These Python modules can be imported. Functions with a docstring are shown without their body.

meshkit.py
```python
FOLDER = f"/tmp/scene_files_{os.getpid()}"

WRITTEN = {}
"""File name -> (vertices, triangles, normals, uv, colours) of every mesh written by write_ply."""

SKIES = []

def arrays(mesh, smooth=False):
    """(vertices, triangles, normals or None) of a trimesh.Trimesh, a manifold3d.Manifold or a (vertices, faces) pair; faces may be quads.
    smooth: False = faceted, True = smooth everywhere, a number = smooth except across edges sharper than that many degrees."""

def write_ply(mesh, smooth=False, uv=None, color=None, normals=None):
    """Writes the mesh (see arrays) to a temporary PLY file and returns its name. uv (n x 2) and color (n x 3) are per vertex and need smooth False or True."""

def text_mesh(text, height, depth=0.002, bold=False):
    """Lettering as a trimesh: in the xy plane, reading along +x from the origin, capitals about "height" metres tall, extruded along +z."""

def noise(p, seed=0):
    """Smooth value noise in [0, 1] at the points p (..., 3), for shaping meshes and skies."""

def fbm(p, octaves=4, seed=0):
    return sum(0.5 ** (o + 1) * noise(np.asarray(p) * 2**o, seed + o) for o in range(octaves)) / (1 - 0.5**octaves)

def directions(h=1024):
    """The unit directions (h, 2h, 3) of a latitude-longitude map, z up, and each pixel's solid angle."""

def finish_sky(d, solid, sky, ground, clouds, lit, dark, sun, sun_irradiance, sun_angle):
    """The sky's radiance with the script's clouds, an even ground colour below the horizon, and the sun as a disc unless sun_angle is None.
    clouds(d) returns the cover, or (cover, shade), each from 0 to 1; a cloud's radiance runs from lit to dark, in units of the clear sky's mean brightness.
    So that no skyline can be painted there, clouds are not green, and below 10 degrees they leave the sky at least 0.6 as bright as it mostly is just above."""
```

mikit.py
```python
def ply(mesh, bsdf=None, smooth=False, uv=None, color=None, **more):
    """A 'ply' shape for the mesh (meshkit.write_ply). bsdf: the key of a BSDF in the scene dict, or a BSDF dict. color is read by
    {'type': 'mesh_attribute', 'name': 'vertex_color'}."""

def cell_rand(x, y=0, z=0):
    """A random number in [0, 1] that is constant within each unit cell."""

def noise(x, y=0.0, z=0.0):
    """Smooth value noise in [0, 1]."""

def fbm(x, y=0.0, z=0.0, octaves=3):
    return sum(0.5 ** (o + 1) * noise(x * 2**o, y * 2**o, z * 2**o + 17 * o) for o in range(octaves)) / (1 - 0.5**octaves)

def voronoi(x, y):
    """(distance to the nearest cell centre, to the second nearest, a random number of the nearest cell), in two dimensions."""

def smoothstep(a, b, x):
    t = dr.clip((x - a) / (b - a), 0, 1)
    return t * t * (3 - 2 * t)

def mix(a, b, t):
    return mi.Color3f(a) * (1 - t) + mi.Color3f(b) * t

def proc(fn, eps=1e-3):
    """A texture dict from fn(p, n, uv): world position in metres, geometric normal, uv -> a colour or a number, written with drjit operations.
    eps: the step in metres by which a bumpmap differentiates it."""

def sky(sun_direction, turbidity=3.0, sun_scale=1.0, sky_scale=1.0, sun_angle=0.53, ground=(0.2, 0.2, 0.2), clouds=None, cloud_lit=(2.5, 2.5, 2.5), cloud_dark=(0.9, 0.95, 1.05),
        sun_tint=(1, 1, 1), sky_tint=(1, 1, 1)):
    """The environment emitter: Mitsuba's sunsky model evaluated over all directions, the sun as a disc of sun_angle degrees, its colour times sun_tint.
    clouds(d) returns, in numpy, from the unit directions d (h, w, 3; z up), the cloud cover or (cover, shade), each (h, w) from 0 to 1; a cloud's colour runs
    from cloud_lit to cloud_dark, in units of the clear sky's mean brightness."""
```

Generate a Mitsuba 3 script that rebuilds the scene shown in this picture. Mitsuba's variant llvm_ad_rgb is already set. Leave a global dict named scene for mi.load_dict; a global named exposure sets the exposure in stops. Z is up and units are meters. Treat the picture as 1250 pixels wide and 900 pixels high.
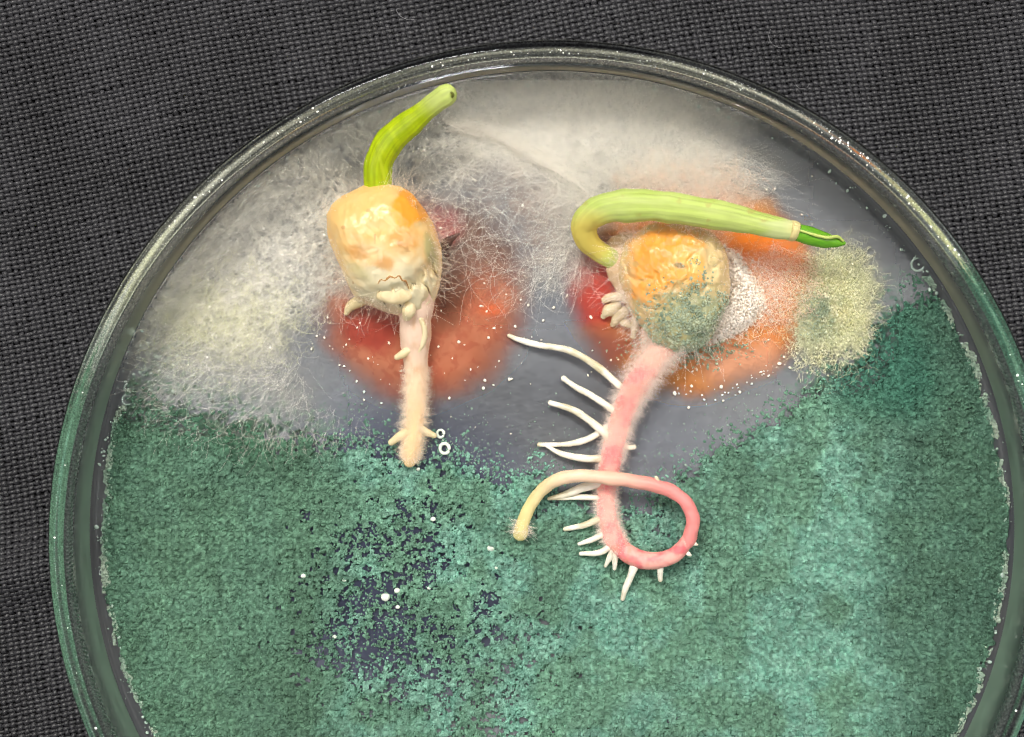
import math, numpy as np, trimesh, shapely, drjit as dr, mitsuba as mi, mikit, meshkit
from scipy import ndimage
from shapely.geometry import Polygon, Point
from mikit import noise, fbm, voronoi, cell_rand, smoothstep, mix
T = mi.ScalarTransform4f
MM = 0.001
rng = np.random.default_rng(7)

# ---------------------------------------------------------------- camera, light, exposure
EYE, AIM, FOV = np.array([-1.907, 28.02, 194.9]), np.array([-3.674, 15.20, 0.0]), 28.0
exposure = 0.0
scene, labels = {}, {}
scene['camera'] = {'type': 'perspective', 'fov': FOV, 'fov_axis': 'x', 'near_clip': 0.02, 'far_clip': 20.0,
                   'to_world': T().look_at(origin=list(EYE * MM), target=list(AIM * MM), up=[0, 1, 0])}
scene['room_light'] = {'type': 'constant', 'radiance': {'type': 'rgb', 'value': [0.23, 0.23, 0.24]}}
LAMPS = [(-0.55, 1.45, 12, 0.42, 0.26, 47, 'wide bright ceiling lamp above the far side of the table'), (1.35, 1.5, -15, 0.5, 0.06, 39, ''), (-1.6, 0.9, 70, 0.5, 0.06, 39, ''), (1.7, 0.3, 95, 0.5, 0.06, 39, ''),
         (0.6, 0.85, -50, 0.5, 0.06, 39, ''), (-1.3, -0.6, 60, 0.5, 0.06, 39, '')]
for i, (x, y, turn, w, h, L, lab) in enumerate(LAMPS):
    k = 'ceiling_lamp' + (f'_{i:03d}' if i else '')
    scene[k] = {'type': 'rectangle', 'to_world': T().translate([x, y, 2.1]).rotate([0, 0, 1], turn).rotate([1, 0, 0], 180).scale([w, h, 1]),
                'emitter': {'type': 'area', 'radiance': {'type': 'rgb', 'value': [L, L * 0.955, L * 0.88]}}}
    labels[k] = {'label': lab or 'long narrow white ceiling lamp high above the table', 'category': 'lamp', **({} if lab else {'group': 'narrow ceiling lamps above the table'})}

# ---------------------------------------------------------------- helpers (lengths in millimetres)
_d = (AIM - EYE) / np.linalg.norm(AIM - EYE)
_r = np.cross(_d, [0, 1, 0]); _r /= np.linalg.norm(_r)
_u = np.cross(_r, _d)
_f = 625 / math.tan(math.radians(FOV / 2))


def at(px, py, z=5.0):
    """Measured position on the photograph (1250 x 900) -> the point at height z."""
    q = _d * _f + _r * (px - 625) + _u * (450 - py)
    return EYE + q * ((z - EYE[2]) / q[2])


PX = 195.0 / _f       # millimetres per photograph pixel at table height
AGAR = 5.0


def xy(px, py, z=AGAR):
    return tuple(float(c) for c in at(px, py, z)[:2])


def key_for(name, parent=None):
    k = (parent + '__' if parent else '') + name
    if k in scene:
        i = 1
        while f'{k}_{i:03d}' in scene: i += 1
        k = f'{k}_{i:03d}'
    return k


def obj(name, mesh, bsdf, parent=None, smooth=True, label=None, cat=None, group=None, kind=None, uv=None):
    v, f = (mesh.vertices, mesh.faces) if isinstance(mesh, trimesh.Trimesh) else mesh
    k = key_for(name, parent)
    scene[k] = mikit.ply((np.asarray(v) * MM, np.asarray(f)), bsdf, smooth=smooth, uv=uv)
    tag(k, label, cat, group, kind)
    return k


def tag(k, label=None, cat=None, group=None, kind=None):
    e = {a: b for a, b in (('label', label), ('category', cat), ('group', group), ('kind', kind)) if b}
    if e: labels[k] = e


def join(parts):
    vs, fs, n = [], [], 0
    for v, f in parts:
        vs.append(v); fs.append(np.asarray(f) + n); n += len(v)
    return np.vstack(vs), np.vstack(fs)


def tri(q):
    return np.vstack([q[:, [0, 1, 2]], q[:, [0, 2, 3]]])


def spline(ctrl, n):
    """Catmull-Rom through the control rows (any number of columns), n samples."""
    c = np.asarray(ctrl, float)
    c = np.vstack([2 * c[0] - c[1], c, 2 * c[-1] - c[-2]])
    t = np.linspace(0, len(c) - 3 - 1e-9, n)
    i = t.astype(int); t = (t - i)[:, None]
    a, b, d, e = c[i], c[i + 1], c[i + 2], c[i + 3]
    return 0.5 * (2 * b + (d - a) * t + (2 * a - 5 * b + 4 * d - e) * t**2 + (3 * b - a - 3 * d + e) * t**3)


def tube(path, sides=14, rough=0.0, flat=1.0, ribs=0, rib=0.0, round0=True, round1=True, seed=0, scale=1.0):
    """A tapered tube along rows (x, y, z, radius) with rounded ends and an uneven surface."""
    path = np.asarray(path, float)
    p, r = path[:, :3], path[:, 3]
    t = np.gradient(p, axis=0); t /= np.linalg.norm(t, axis=1, keepdims=True)
    rows_p, rows_r, rows_t = [], [], []
    if round0:
        for a in (80, 55, 30): rows_p.append(p[0] - t[0] * r[0] * math.sin(math.radians(a))); rows_r.append(r[0] * math.cos(math.radians(a))); rows_t.append(t[0])
    for a, b, c in zip(p, r, t): rows_p.append(a); rows_r.append(b); rows_t.append(c)
    if round1:
        for a in (30, 55, 80): rows_p.append(p[-1] + t[-1] * r[-1] * math.sin(math.radians(a))); rows_r.append(r[-1] * math.cos(math.radians(a))); rows_t.append(t[-1])
    p, r, t = np.array(rows_p), np.array(rows_r), np.array(rows_t)
    up = np.array([0.05, 0.02, 1.0])
    a = np.cross(t, up); a /= np.linalg.norm(a, axis=1, keepdims=True)
    b = np.cross(a, t)
    ang = np.arange(sides) * 2 * np.pi / sides
    ring = np.cos(ang)[None, :, None] * a[:, None] + flat * np.sin(ang)[None, :, None] * b[:, None]
    if rough and len(p) > 20:
        r = r * (1 + 0.16 * (meshkit.fbm(np.stack([p[:, 0] * 0.55, p[:, 1] * 0.55, 0 * r + 3.3], -1), 3, 40) - 0.5) * 2)
    v = p[:, None] + r[:, None, None] * ring * (1 + rib * np.cos(ribs * ang))[None, :, None]
    if rough:
        k = meshkit.fbm(v * scale, 3, seed) - 0.5
        v = v + ring * (k[..., None] * 2 * rough * np.minimum(1, r / r.max() * 1.3)[:, None, None])
    n = len(p)
    i, j = np.meshgrid(np.arange(n - 1), np.arange(sides), indexing='ij')
    q = np.stack([i * sides + j, i * sides + (j + 1) % sides, (i + 1) * sides + (j + 1) % sides, (i + 1) * sides + j], -1).reshape(-1, 4)
    v = np.vstack([v.reshape(-1, 3), p[0] - t[0] * r[0] * 0.02, p[-1] + t[-1] * r[-1] * 0.02])
    j = np.arange(sides)
    f = np.vstack([tri(q), np.stack([(j + 1) % sides, j, j * 0 + n * sides], 1), np.stack([(n - 1) * sides + j, (n - 1) * sides + (j + 1) % sides, j * 0 + n * sides + 1], 1)])
    tube.uv = np.vstack([np.stack(np.broadcast_arrays(np.linspace(0, 1, n)[:, None], np.arange(sides)[None] / sides), -1).reshape(-1, 2), [[0, 0], [1, 0]]])
    return v, f[:, ::-1]


def pxpath(rows, n, unit=PX):
    """Rows (px, py, z, width in px) -> smooth rows (x, y, z, radius)."""
    out = []
    for a, b, z, w in rows: out.append([*at(a, b, z), w * unit * (195 - z) / 195 / 2])
    return spline(out, n)


def threads(paths, radius, sides=3):
    """Many thin tubes at once: paths (N, M, 3), radius (N,) or (N, M)."""
    P = np.asarray(paths, float); N, M = P.shape[:2]
    R = np.broadcast_to(np.asarray(radius, float).reshape(N, -1), (N, M))
    t = np.gradient(P, axis=1); t /= np.linalg.norm(t, axis=2, keepdims=True) + 1e-12
    a = np.cross(t, np.where(np.abs(t[..., 2:]) < 0.9, [0, 0, 1.0], [1.0, 0, 0])); a /= np.linalg.norm(a, axis=2, keepdims=True) + 1e-12
    b = np.cross(t, a)
    ang = np.arange(sides) * 2 * np.pi / sides
    v = P[:, :, None] + R[:, :, None, None] * (np.cos(ang)[:, None] * a[:, :, None] + np.sin(ang)[:, None] * b[:, :, None])
    i, j = np.meshgrid(np.arange(M - 1), np.arange(sides), indexing='ij')
    q = tri(np.stack([i * sides + j, i * sides + (j + 1) % sides, (i + 1) * sides + (j + 1) % sides, (i + 1) * sides + j], -1).reshape(-1, 4))
    f = q[None] + (np.arange(N) * M * sides)[:, None, None]
    return v.reshape(-1, 3), f.reshape(-1, 3)


_ico0 = trimesh.creation.icosphere(subdivisions=0)
_ico1 = trimesh.creation.icosphere(subdivisions=1)


def clumps(centres, size, squash=0.8, level=0, jitter=0.25, seed=1):
    """Many little lumps: centres (N, 3), size (N,)."""
    g = np.random.default_rng(seed)
    m = _ico1 if level else _ico0
    c = np.asarray(centres, float); N = len(c)
    s = np.broadcast_to(np.asarray(size, float), (N,))
    A = np.linalg.qr(g.normal(size=(N, 3, 3)))[0]
    ax = s[:, None] * (1 + 0.45 * g.uniform(-1, 1, (N, 3)))
    b = m.vertices[None] * (1 + jitter * g.uniform(-1, 1, (N, len(m.vertices), 1)))
    v = np.einsum('nij,nkj->nki', A, b * ax[:, None]) * [1, 1, squash] + c[:, None]
    f = m.faces[None] + (np.arange(N) * len(m.vertices))[:, None, None]
    return v.reshape(-1, 3), f.reshape(-1, 3)


def blob(outline, zc, h, n=96, m=40, rough=0.25, scale=0.5, seed=3, power=0.8, under=0.8):
    """A rounded solid whose plan outline (rows of x, y) is given: centre height zc, half height h."""
    o = np.asarray(outline, float); c = o.mean(0)
    o = spline(np.vstack([o, o[:1]]), 400)
    th = np.arctan2(o[:, 1] - c[1], o[:, 0] - c[0]); rad = np.hypot(*(o - c).T)
    k = np.argsort(th); th, rad = th[k], rad[k]
    a = np.arange(n) * 2 * np.pi / n
    r = np.interp(a, np.r_[th - 2 * np.pi, th, th + 2 * np.pi], np.tile(rad, 3))
    ph = np.linspace(-np.pi / 2, np.pi / 2, m + 2)[1:-1]
    cp, sp = np.cos(ph) ** power, np.sign(ph) * np.abs(np.sin(ph)) ** 1.0 * np.where(ph < 0, under, 1)
    v = np.stack([c[0] + cp[:, None] * (r * np.cos(a))[None], c[1] + cp[:, None] * (r * np.sin(a))[None], zc + h * sp[:, None] + 0 * a[None]], -1)
    v = np.vstack([v.reshape(-1, 3), [[*c, zc - h * under], [*c, zc + h]]])
    i, j = np.meshgrid(np.arange(m - 1), np.arange(n), indexing='ij')
    q = np.stack([i * n + j, i * n + (j + 1) % n, (i + 1) * n + (j + 1) % n, (i + 1) * n + j], -1).reshape(-1, 4)
    j = np.arange(n)
    f = np.vstack([tri(q), np.stack([(j + 1) % n, j, j * 0 + m * n], 1), np.stack([(m - 1) * n + j, (m - 1) * n + (j + 1) % n, j * 0 + m * n + 1], 1)])
    ctr = np.array([c[0], c[1], zc])
    d = v - ctr; d /= np.linalg.norm(d, axis=1, keepdims=True)
    v = v + d * ((meshkit.fbm(v * scale, 4, seed) - 0.5) * 2 * rough)[:, None]
    return v, f


def normals(v, f):
    n = np.zeros_like(v); c = np.cross(v[f[:, 1]] - v[f[:, 0]], v[f[:, 2]] - v[f[:, 0]])
    for k in range(3): np.add.at(n, f[:, k], c)
    return n / (np.linalg.norm(n, axis=1, keepdims=True) + 1e-12)


def ell(x, y, px, py, rx, ry, rot=0.0, z=AGAR):
    """Distance measure from the middle of an ellipse of the dish (1 on its edge); works for numpy and drjit numbers."""
    cx, cy = xy(px, py, z); c, s = math.cos(rot), math.sin(rot)
    u, v = ((x - cx) * c + (y - cy) * s) / (rx * PX), (-(x - cx) * s + (y - cy) * c) / (ry * PX)
    q = u * u + v * v
    return np.sqrt(q) if isinstance(q, np.ndarray) else dr.sqrt(q)


def srgb(r, g, b):
    return [((c / 255 + 0.055) / 1.055) ** 2.4 if c > 10 else c / 255 / 12.92 for c in (r, g, b)]


def mat(name, fn, rough=0.6, spec=0.4, two=True, **more):
    col = mikit.proc(fn) if callable(fn) else {'type': 'rgb', 'value': list(fn)}
    b = {'type': 'principled', 'base_color': col, 'roughness': rough, 'specular': spec, **more}
    scene[name] = {'type': 'twosided', 'bsdf': b} if two else b
    return name


# ---------------------------------------------------------------- black tablecloth (woven yarns)
def cloth_color(p, n, uv):
    x, y = p.x * 1000, p.y * 1000
    k = fbm(x * 6, y * 6, p.z * 4000, 2)
    return mi.Color3f(0.027, 0.027, 0.031) * (0.35 + 1.3 * k) * (0.75 + 0.5 * noise(x * 0.21 + 9, y * 0.18))


mat('cloth_yarn', cloth_color, 0.45, 0.55)
WA = math.radians(9)


def cloth_xy(u, v):
    """Cloth coordinates to the table, slightly drawn."""
    x, y = u * math.cos(WA) - v * math.sin(WA), u * math.sin(WA) + v * math.cos(WA)
    return x + 0.9 * np.sin(y / 17 + 0.4) + 0.4 * np.sin(x / 9 + y / 23), y + 1.2 * np.sin(x / 21 + 1.0) + 0.3 * np.sin(x / 7.3)


PU, PV, AMP = 0.60, 0.46, 0.15


def yarns(count, length, pitch, cross, half, thick, lead, warp, seed):
    g = np.random.default_rng(seed)
    S = int(length / cross * 3)
    s = (np.arange(S) - S / 2) * cross / 3
    L0 = s
    i = np.arange(count) - count // 2
    c = i[:, None] * pitch + 0.20 * pitch * (meshkit.noise(np.stack(np.broadcast_arrays(s[None] * 0.35, i[:, None] * 3.7, 0 * s[None]), -1), seed) - 0.5) * 2
    z = AMP * np.cos(np.pi * (s[None] / cross + i[:, None] + (0 if warp else 1)))
    w = half * (0.78 + 0.4 * meshkit.noise(np.stack(np.broadcast_arrays(s[None] * 2.3, i[:, None] * 5.1, 0 * s[None] + 4), -1), seed)) * (1 + 0.10 * z / AMP)
    ang = np.radians([-88, -45, 0, 45, 88])
    off, hz = np.sin(ang), np.cos(ang)
    A = c[..., None] + w[..., None] * off
    Z = z[..., None] + thick * hz + 0 * A
    L = np.broadcast_to(s[None, :, None], A.shape)
    X, Y = cloth_xy(A, L) if warp else cloth_xy(L, A)
    fold = 2.4 * np.exp(-((Y + 3.0 - 0.18 * (X + 44)) / 3.2) ** 2) / (1 + np.exp((X + 45.0) / 1.2))
    v = np.stack([X, Y, Z - AMP - thick - 0.02 + fold], -1)
    k = len(ang)
    n, a, b = np.meshgrid(np.arange(count), np.arange(S - 1), np.arange(k - 1), indexing='ij')
    o = (n * S + a) * k + b
    q = np.stack([o, o + 1, o + k + 1, o + k], -1).reshape(-1, 4)
    if not warp: q = q[:, ::-1]
    f = tri(q)
    v = v.reshape(-1, 3)
    cen = v[f].mean(1)
    keep = (np.abs(cen[:, 0] + 3) < 62) & (np.abs(cen[:, 1] - 15) < 47)
    f = f[keep]
    u, inv = np.unique(f, return_inverse=True)
    return v[u], inv.reshape(-1, 3)


CENTRE = np.array([-3.0, 15.0, 0])
for nm, cnt, ln, pitch, cross, half, thick, warp, sd in (('warp_yarn', 260, 130, PU, PV, 0.25, 0.20, True, 11), ('weft_yarn', 272, 160, PV, PU, 0.17, 0.15, False, 12)):
    v, f = yarns(cnt, ln, pitch, cross, half, thick, 0, warp, sd)
    obj(nm, (v, f), 'cloth_yarn', 'tablecloth', smooth=True, kind='stuff')
g = np.random.default_rng(14)
lp = []
while len(lp) < 16:
    a, b = g.uniform(-60, 55), g.uniform(-30, 60)
    if math.hypot(a, b) < 47: continue
    th, cv, L = g.uniform(0, 6.28), g.normal(0, 0.25), g.uniform(0.8, 3.4)
    t_ = th + cv * np.arange(8)
    lp.append(np.stack([a + np.cumsum(np.cos(t_)) * L / 8, b + np.cumsum(np.sin(t_)) * L / 8, 0.12 + 0.1 * g.random(8)], -1))
mat('lint_fibre', [0.42, 0.42, 0.44], 0.8, 0.2)
obj('lint', threads(np.array(lp), np.full(16, 0.016)), 'lint_fibre', 'tablecloth', smooth=True, kind='stuff')
bk = trimesh.creation.box((900, 900, 1.0)); bk.apply_translation((0, 0, -1.35))
scene['cloth_backing'] = {'type': 'bumpmap', 'arbitrary': mikit.proc(lambda p, n, uv: 0.5 + 0.5 * dr.sin(p.x * 1000 * math.pi / PU) * dr.sin(p.y * 1000 * math.pi / PV), eps=5e-5), 'scale': 1.5e-4,
                          'bsdf': {'type': 'principled', 'base_color': {'type': 'rgb', 'value': [0.016, 0.016, 0.018]}, 'roughness': 0.6}}
obj('backing', bk, 'cloth_backing', 'tablecloth', smooth=False)
tag('tablecloth', 'coarse woven black tablecloth lying under the glass dish', 'tablecloth')

# ---------------------------------------------------------------- glass dish
scene['glass'] = {'type': 'dielectric', 'int_ior': 1.5, 'ext_ior': 1.0, 'specular_transmittance': {'type': 'rgb', 'value': [0.965, 1.0, 0.97]}}
scene['glass_sheet'] = {'type': 'thindielectric', 'int_ior': 1.5, 'ext_ior': 1.33}
prof = [(42.17, 0.15), (43.47, 0.15), (43.26, 0.4), (43.66, 1.2), (43.91, 6.5), (44.13, 11.2), (44.88, 12.4), (45.0, 13.0), (44.94, 13.45), (44.72, 13.8), (44.173, 14.05), (43.49, 13.85), (43.29, 13.45), (43.24, 12.8), (43.2, 11.5), (43.305, 8.0), (43.37, 4.4), (43.27, 2.8), (42.97, 2.1), (42.17, 1.85)]
pr = spline(prof + prof[:1], 150)[:-1]
NA = 540
a = np.arange(NA) * 2 * np.pi / NA
wob = 0.045 * (meshkit.fbm(np.stack([np.cos(a) * 26, np.sin(a) * 26, 0 * a], -1), 3, 5) - 0.5) + 0.05 * (meshkit.noise(np.stack([np.cos(a) * 4, np.sin(a) * 4, 0 * a], -1), 8) - 0.5)
hi = np.clip((pr[:, 1] - 9) / 4, 0, 1)
R = pr[:, 0][None] + wob[:, None] * hi[None]
Zz = pr[:, 1][None] + 1.3 * wob[:, None] * hi[None]
v = np.stack([R * np.cos(a)[:, None], R * np.sin(a)[:, None], Zz], -1).reshape(-1, 3)
m = len(pr)
i, j = np.meshgrid(np.arange(NA), np.arange(m), indexing='ij')
q = np.stack([i * m + j, ((i + 1) % NA) * m + j, ((i + 1) % NA) * m + (j + 1) % m, i * m + (j + 1) % m], -1).reshape(-1, 4)
obj('rim_wall', (v, tri(q)), 'glass', 'petri_dish', smooth=True)


def lathe(prof, n=240):
    p = np.asarray(prof, float); a = np.arange(n) * 2 * np.pi / n
    v = np.stack([p[None, :, 0] * np.cos(a)[:, None], p[None, :, 0] * np.sin(a)[:, None], np.broadcast_to(p[None, :, 1], (n, len(p)))], -1).reshape(-1, 3)
    m = len(p)
    i, j = np.meshgrid(np.arange(n), np.arange(m - 1), indexing='ij')
    q = np.stack([i * m + j, ((i + 1) % n) * m + j, ((i + 1) % n) * m + j + 1, i * m + j + 1], -1).reshape(-1, 4)
    return v, tri(q)


obj('floor_plate', lathe([(0.01, 1.0), (41.9, 1.0)], 180), 'glass_sheet', 'petri_dish', smooth=True)
def reflection_color(p, n, uv):  # mould's reflection in the glass, painted as beige and mint on an added sheet
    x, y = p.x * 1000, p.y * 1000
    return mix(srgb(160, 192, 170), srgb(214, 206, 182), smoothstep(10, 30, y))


scene['wall_reflection'] = {'type': 'mask', 'opacity': mikit.proc(lambda p, n, uv: dr.clip(0.46 + 0.5 * (fbm(p.x * 500, p.y * 500, p.z * 900, 3) - 0.45), 0, 1) * (1 - smoothstep(0.0075, 0.0125, p.z))),
                     'bsdf': {'type': 'twosided', 'bsdf': {'type': 'diffuse', 'reflectance': mikit.proc(reflection_color)}}}
obj('wall_reflection', lathe([(42.92, AGAR + 0.5), (42.95, 8), (42.9, 10.5), (42.88, 12.5)], 240), 'wall_reflection', 'petri_dish', smooth=True, label='added sheet inside the wall tinted like the mould reflected in the glass')
tag('petri_dish', 'round clear glass Petri dish with a thick greenish rim on the black cloth', 'petri dish')

# ---------------------------------------------------------------- agar gel, turbid and see-through
def warp(x, y, s=0.35, a=1.6, o=0.0):
    return x + a * 2 * (fbm(x * s + o, y * s, 3.0 + o, 3) - 0.5), y + a * 2 * (fbm(x * s + 31, y * s + o, 7.0, 3) - 0.5)


def agar_opacity(p, n, uv):
    x, y = p.x * 1000, p.y * 1000
    r = dr.sqrt(x * x + y * y)
    t = 0.66 + 0.14 * (fbm(x * 0.3, y * 0.3, 1.0, 3) - 0.5)
    t = mix1(t, 0.44, 1 - smoothstep(0.4, 1.3, ell(x, y, 640, 510, 170, 65)))
    t = t + 0.22 * (fbm(x * 1.4 + y, y * 4.0 - x, 2.0, 3) - 0.5)
    t = mix1(t, 0.26, 1 - smoothstep(0.5, 1.2, ell(x, y, 490, 690, 190, 190)))
    return mix1(t, 0.22, smoothstep(41.3, 42.1, r))


def mix1(a, b, t):
    return a + (b - a) * t


def agar_color(p, n, uv):
    x, y = p.x * 1000, p.y * 1000
    c = mix(srgb(146, 148, 150), srgb(130, 136, 148), fbm(x * 0.12, y * 0.12, 5.0, 2))
    return mix(c, srgb(96, 104, 140), 0.85 * (1 - smoothstep(0.5, 1.2, ell(x, y, 490, 680, 190, 190))))


scene['agar'] = {'type': 'mask', 'opacity': mikit.proc(agar_opacity), 'bsdf': {'type': 'twosided', 'bsdf': {'type': 'principled', 'base_color': mikit.proc(agar_color), 'roughness': 0.25, 'specular': 0.4}}}
obj('agar_gel', lathe([(0.01, AGAR), (20, AGAR), (36, AGAR), (41.0, AGAR), (42.0, AGAR + 0.08), (42.6, AGAR + 0.25), (42.9, AGAR + 0.55), (43.05, AGAR + 1.0)]), 'agar', smooth=30)

tag('agar_gel', 'turbid grey agar layer filling the glass dish under the moulds', 'agar')

# ---------------------------------------------------------------- coloured colonies round the seeds
COL = {'l': (515, 364, 142, 140), 'r': (846, 350, 164, 142)}


def dome(px, py, rx, ry, h, n=120, m=30, rough=0.05, seed=2):
    cx, cy = xy(px, py)
    a = np.arange(n) * 2 * np.pi / n; t = np.linspace(0.02, 1, m)
    edge = 1 + 0.10 * (meshkit.fbm(np.stack([np.cos(a) * 1.7, np.sin(a) * 1.7, 0 * a], -1), 3, seed) - 0.5) * 2
    X = cx + rx * PX * t[:, None] * (np.cos(a) * edge)[None]; Y = cy + ry * PX * t[:, None] * (np.sin(a) * edge)[None]
    Z = AGAR + 0.22 + h * (1 - t[:, None] ** 2.2) + 0 * X
    v = np.stack([X, Y, Z], -1).reshape(-1, 3)
    v[:, 2] += rough * 2 * (meshkit.fbm(v * [0.9, 0.9, 0], 3, seed) - 0.5) * np.repeat(1 - t**4, n)
    i, j = np.meshgrid(np.arange(m - 1), np.arange(n), indexing='ij')
    q = np.stack([i * n + j, (i + 1) * n + j, (i + 1) * n + (j + 1) % n, i * n + (j + 1) % n], -1).reshape(-1, 4)
    return v, tri(q)


def surf(x, y):
    z = np.full_like(x, AGAR)
    for (a, b, c, d) in COL.values():
        e = np.clip(ell(x, y, a, b, c, d), 0, 1)
        z = np.maximum(z, AGAR + 0.22 + 0.45 * (1 - e**2.2))
    return z


def left_color(p, n, uv):
    x, y = p.x * 1000, p.y * 1000
    x, y = warp(x, y, 0.5, 0.8)
    c = mix(mix(srgb(184, 118, 90), srgb(160, 88, 60), fbm(x * 0.5, y * 0.5, 2.0, 3)), srgb(160, 84, 62), 0.6 * smoothstep(0.45, 0.7, fbm(x * 1.7, y * 1.7, 6.0, 3)))
    c = mix(c, srgb(150, 62, 48), 1 - smoothstep(0.45, 1.05, ell(x, y, 452, 402, 46, 36)))
    c = mix(c, srgb(104, 62, 44), 1 - smoothstep(0.4, 1.1, ell(x, y, 548, 345, 32, 62)))
    c = mix(c, srgb(104, 72, 60), 0.97 * (1 - smoothstep(0.4, 1.1, ell(x, y, 590, 275, 95, 78))))
    c = mix(c, srgb(160, 84, 84), 1 - smoothstep(0.4, 1.1, ell(x, y, 540, 272, 30, 36)))
    c = mix(c, srgb(200, 96, 56), 0.8 * (1 - smoothstep(0.3, 1.1, ell(x, y, 600, 378, 20, 14))))
    return c


def right_color(p, n, uv):
    x, y = p.x * 1000, p.y * 1000
    x, y = warp(x, y, 0.5, 0.7, 5.0)
    c = mix(mix(srgb(216, 142, 70), srgb(206, 122, 66), fbm(x * 0.5, y * 0.5, 4.0, 3)), srgb(186, 112, 52), 0.55 * smoothstep(0.45, 0.7, fbm(x * 1.6, y * 1.6, 6.0, 3)))
    c = mix(c, srgb(214, 152, 118), 1 - smoothstep(0.3, 1.1, ell(x, y, 905, 445, 85, 38)))
    c = mix(c, srgb(222, 118, 30), 1 - smoothstep(0.5, 1.1, ell(x, y, 940, 300, 60, 50)))
    c = mix(c, srgb(222, 142, 40), 1 - smoothstep(0.3, 1.1, ell(x, y, 930, 240, 65, 50)))
    c = mix(c, srgb(176, 66, 54), 1 - smoothstep(0.55, 1.1, ell(x, y, 720, 345, 52, 70)))
    c = mix(c, srgb(146, 84, 66), 1 - smoothstep(0.4, 1.1, ell(x, y, 735, 430, 55, 42)))
    c = mix(c, srgb(176, 112, 48), 1 - smoothstep(0.4, 1.1, ell(x, y, 800, 455, 60, 34)))
    return c


def colony_opacity(which, soft):
    def fn(p, n, uv):
        x, y = p.x * 1000, p.y * 1000
        x, y = warp(x, y, 0.45, 0.7, 2.0)
        e = ell(x, y, *COL[which])
        return 0.97 * (1 - smoothstep(soft, 0.99, e))
    return fn


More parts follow.
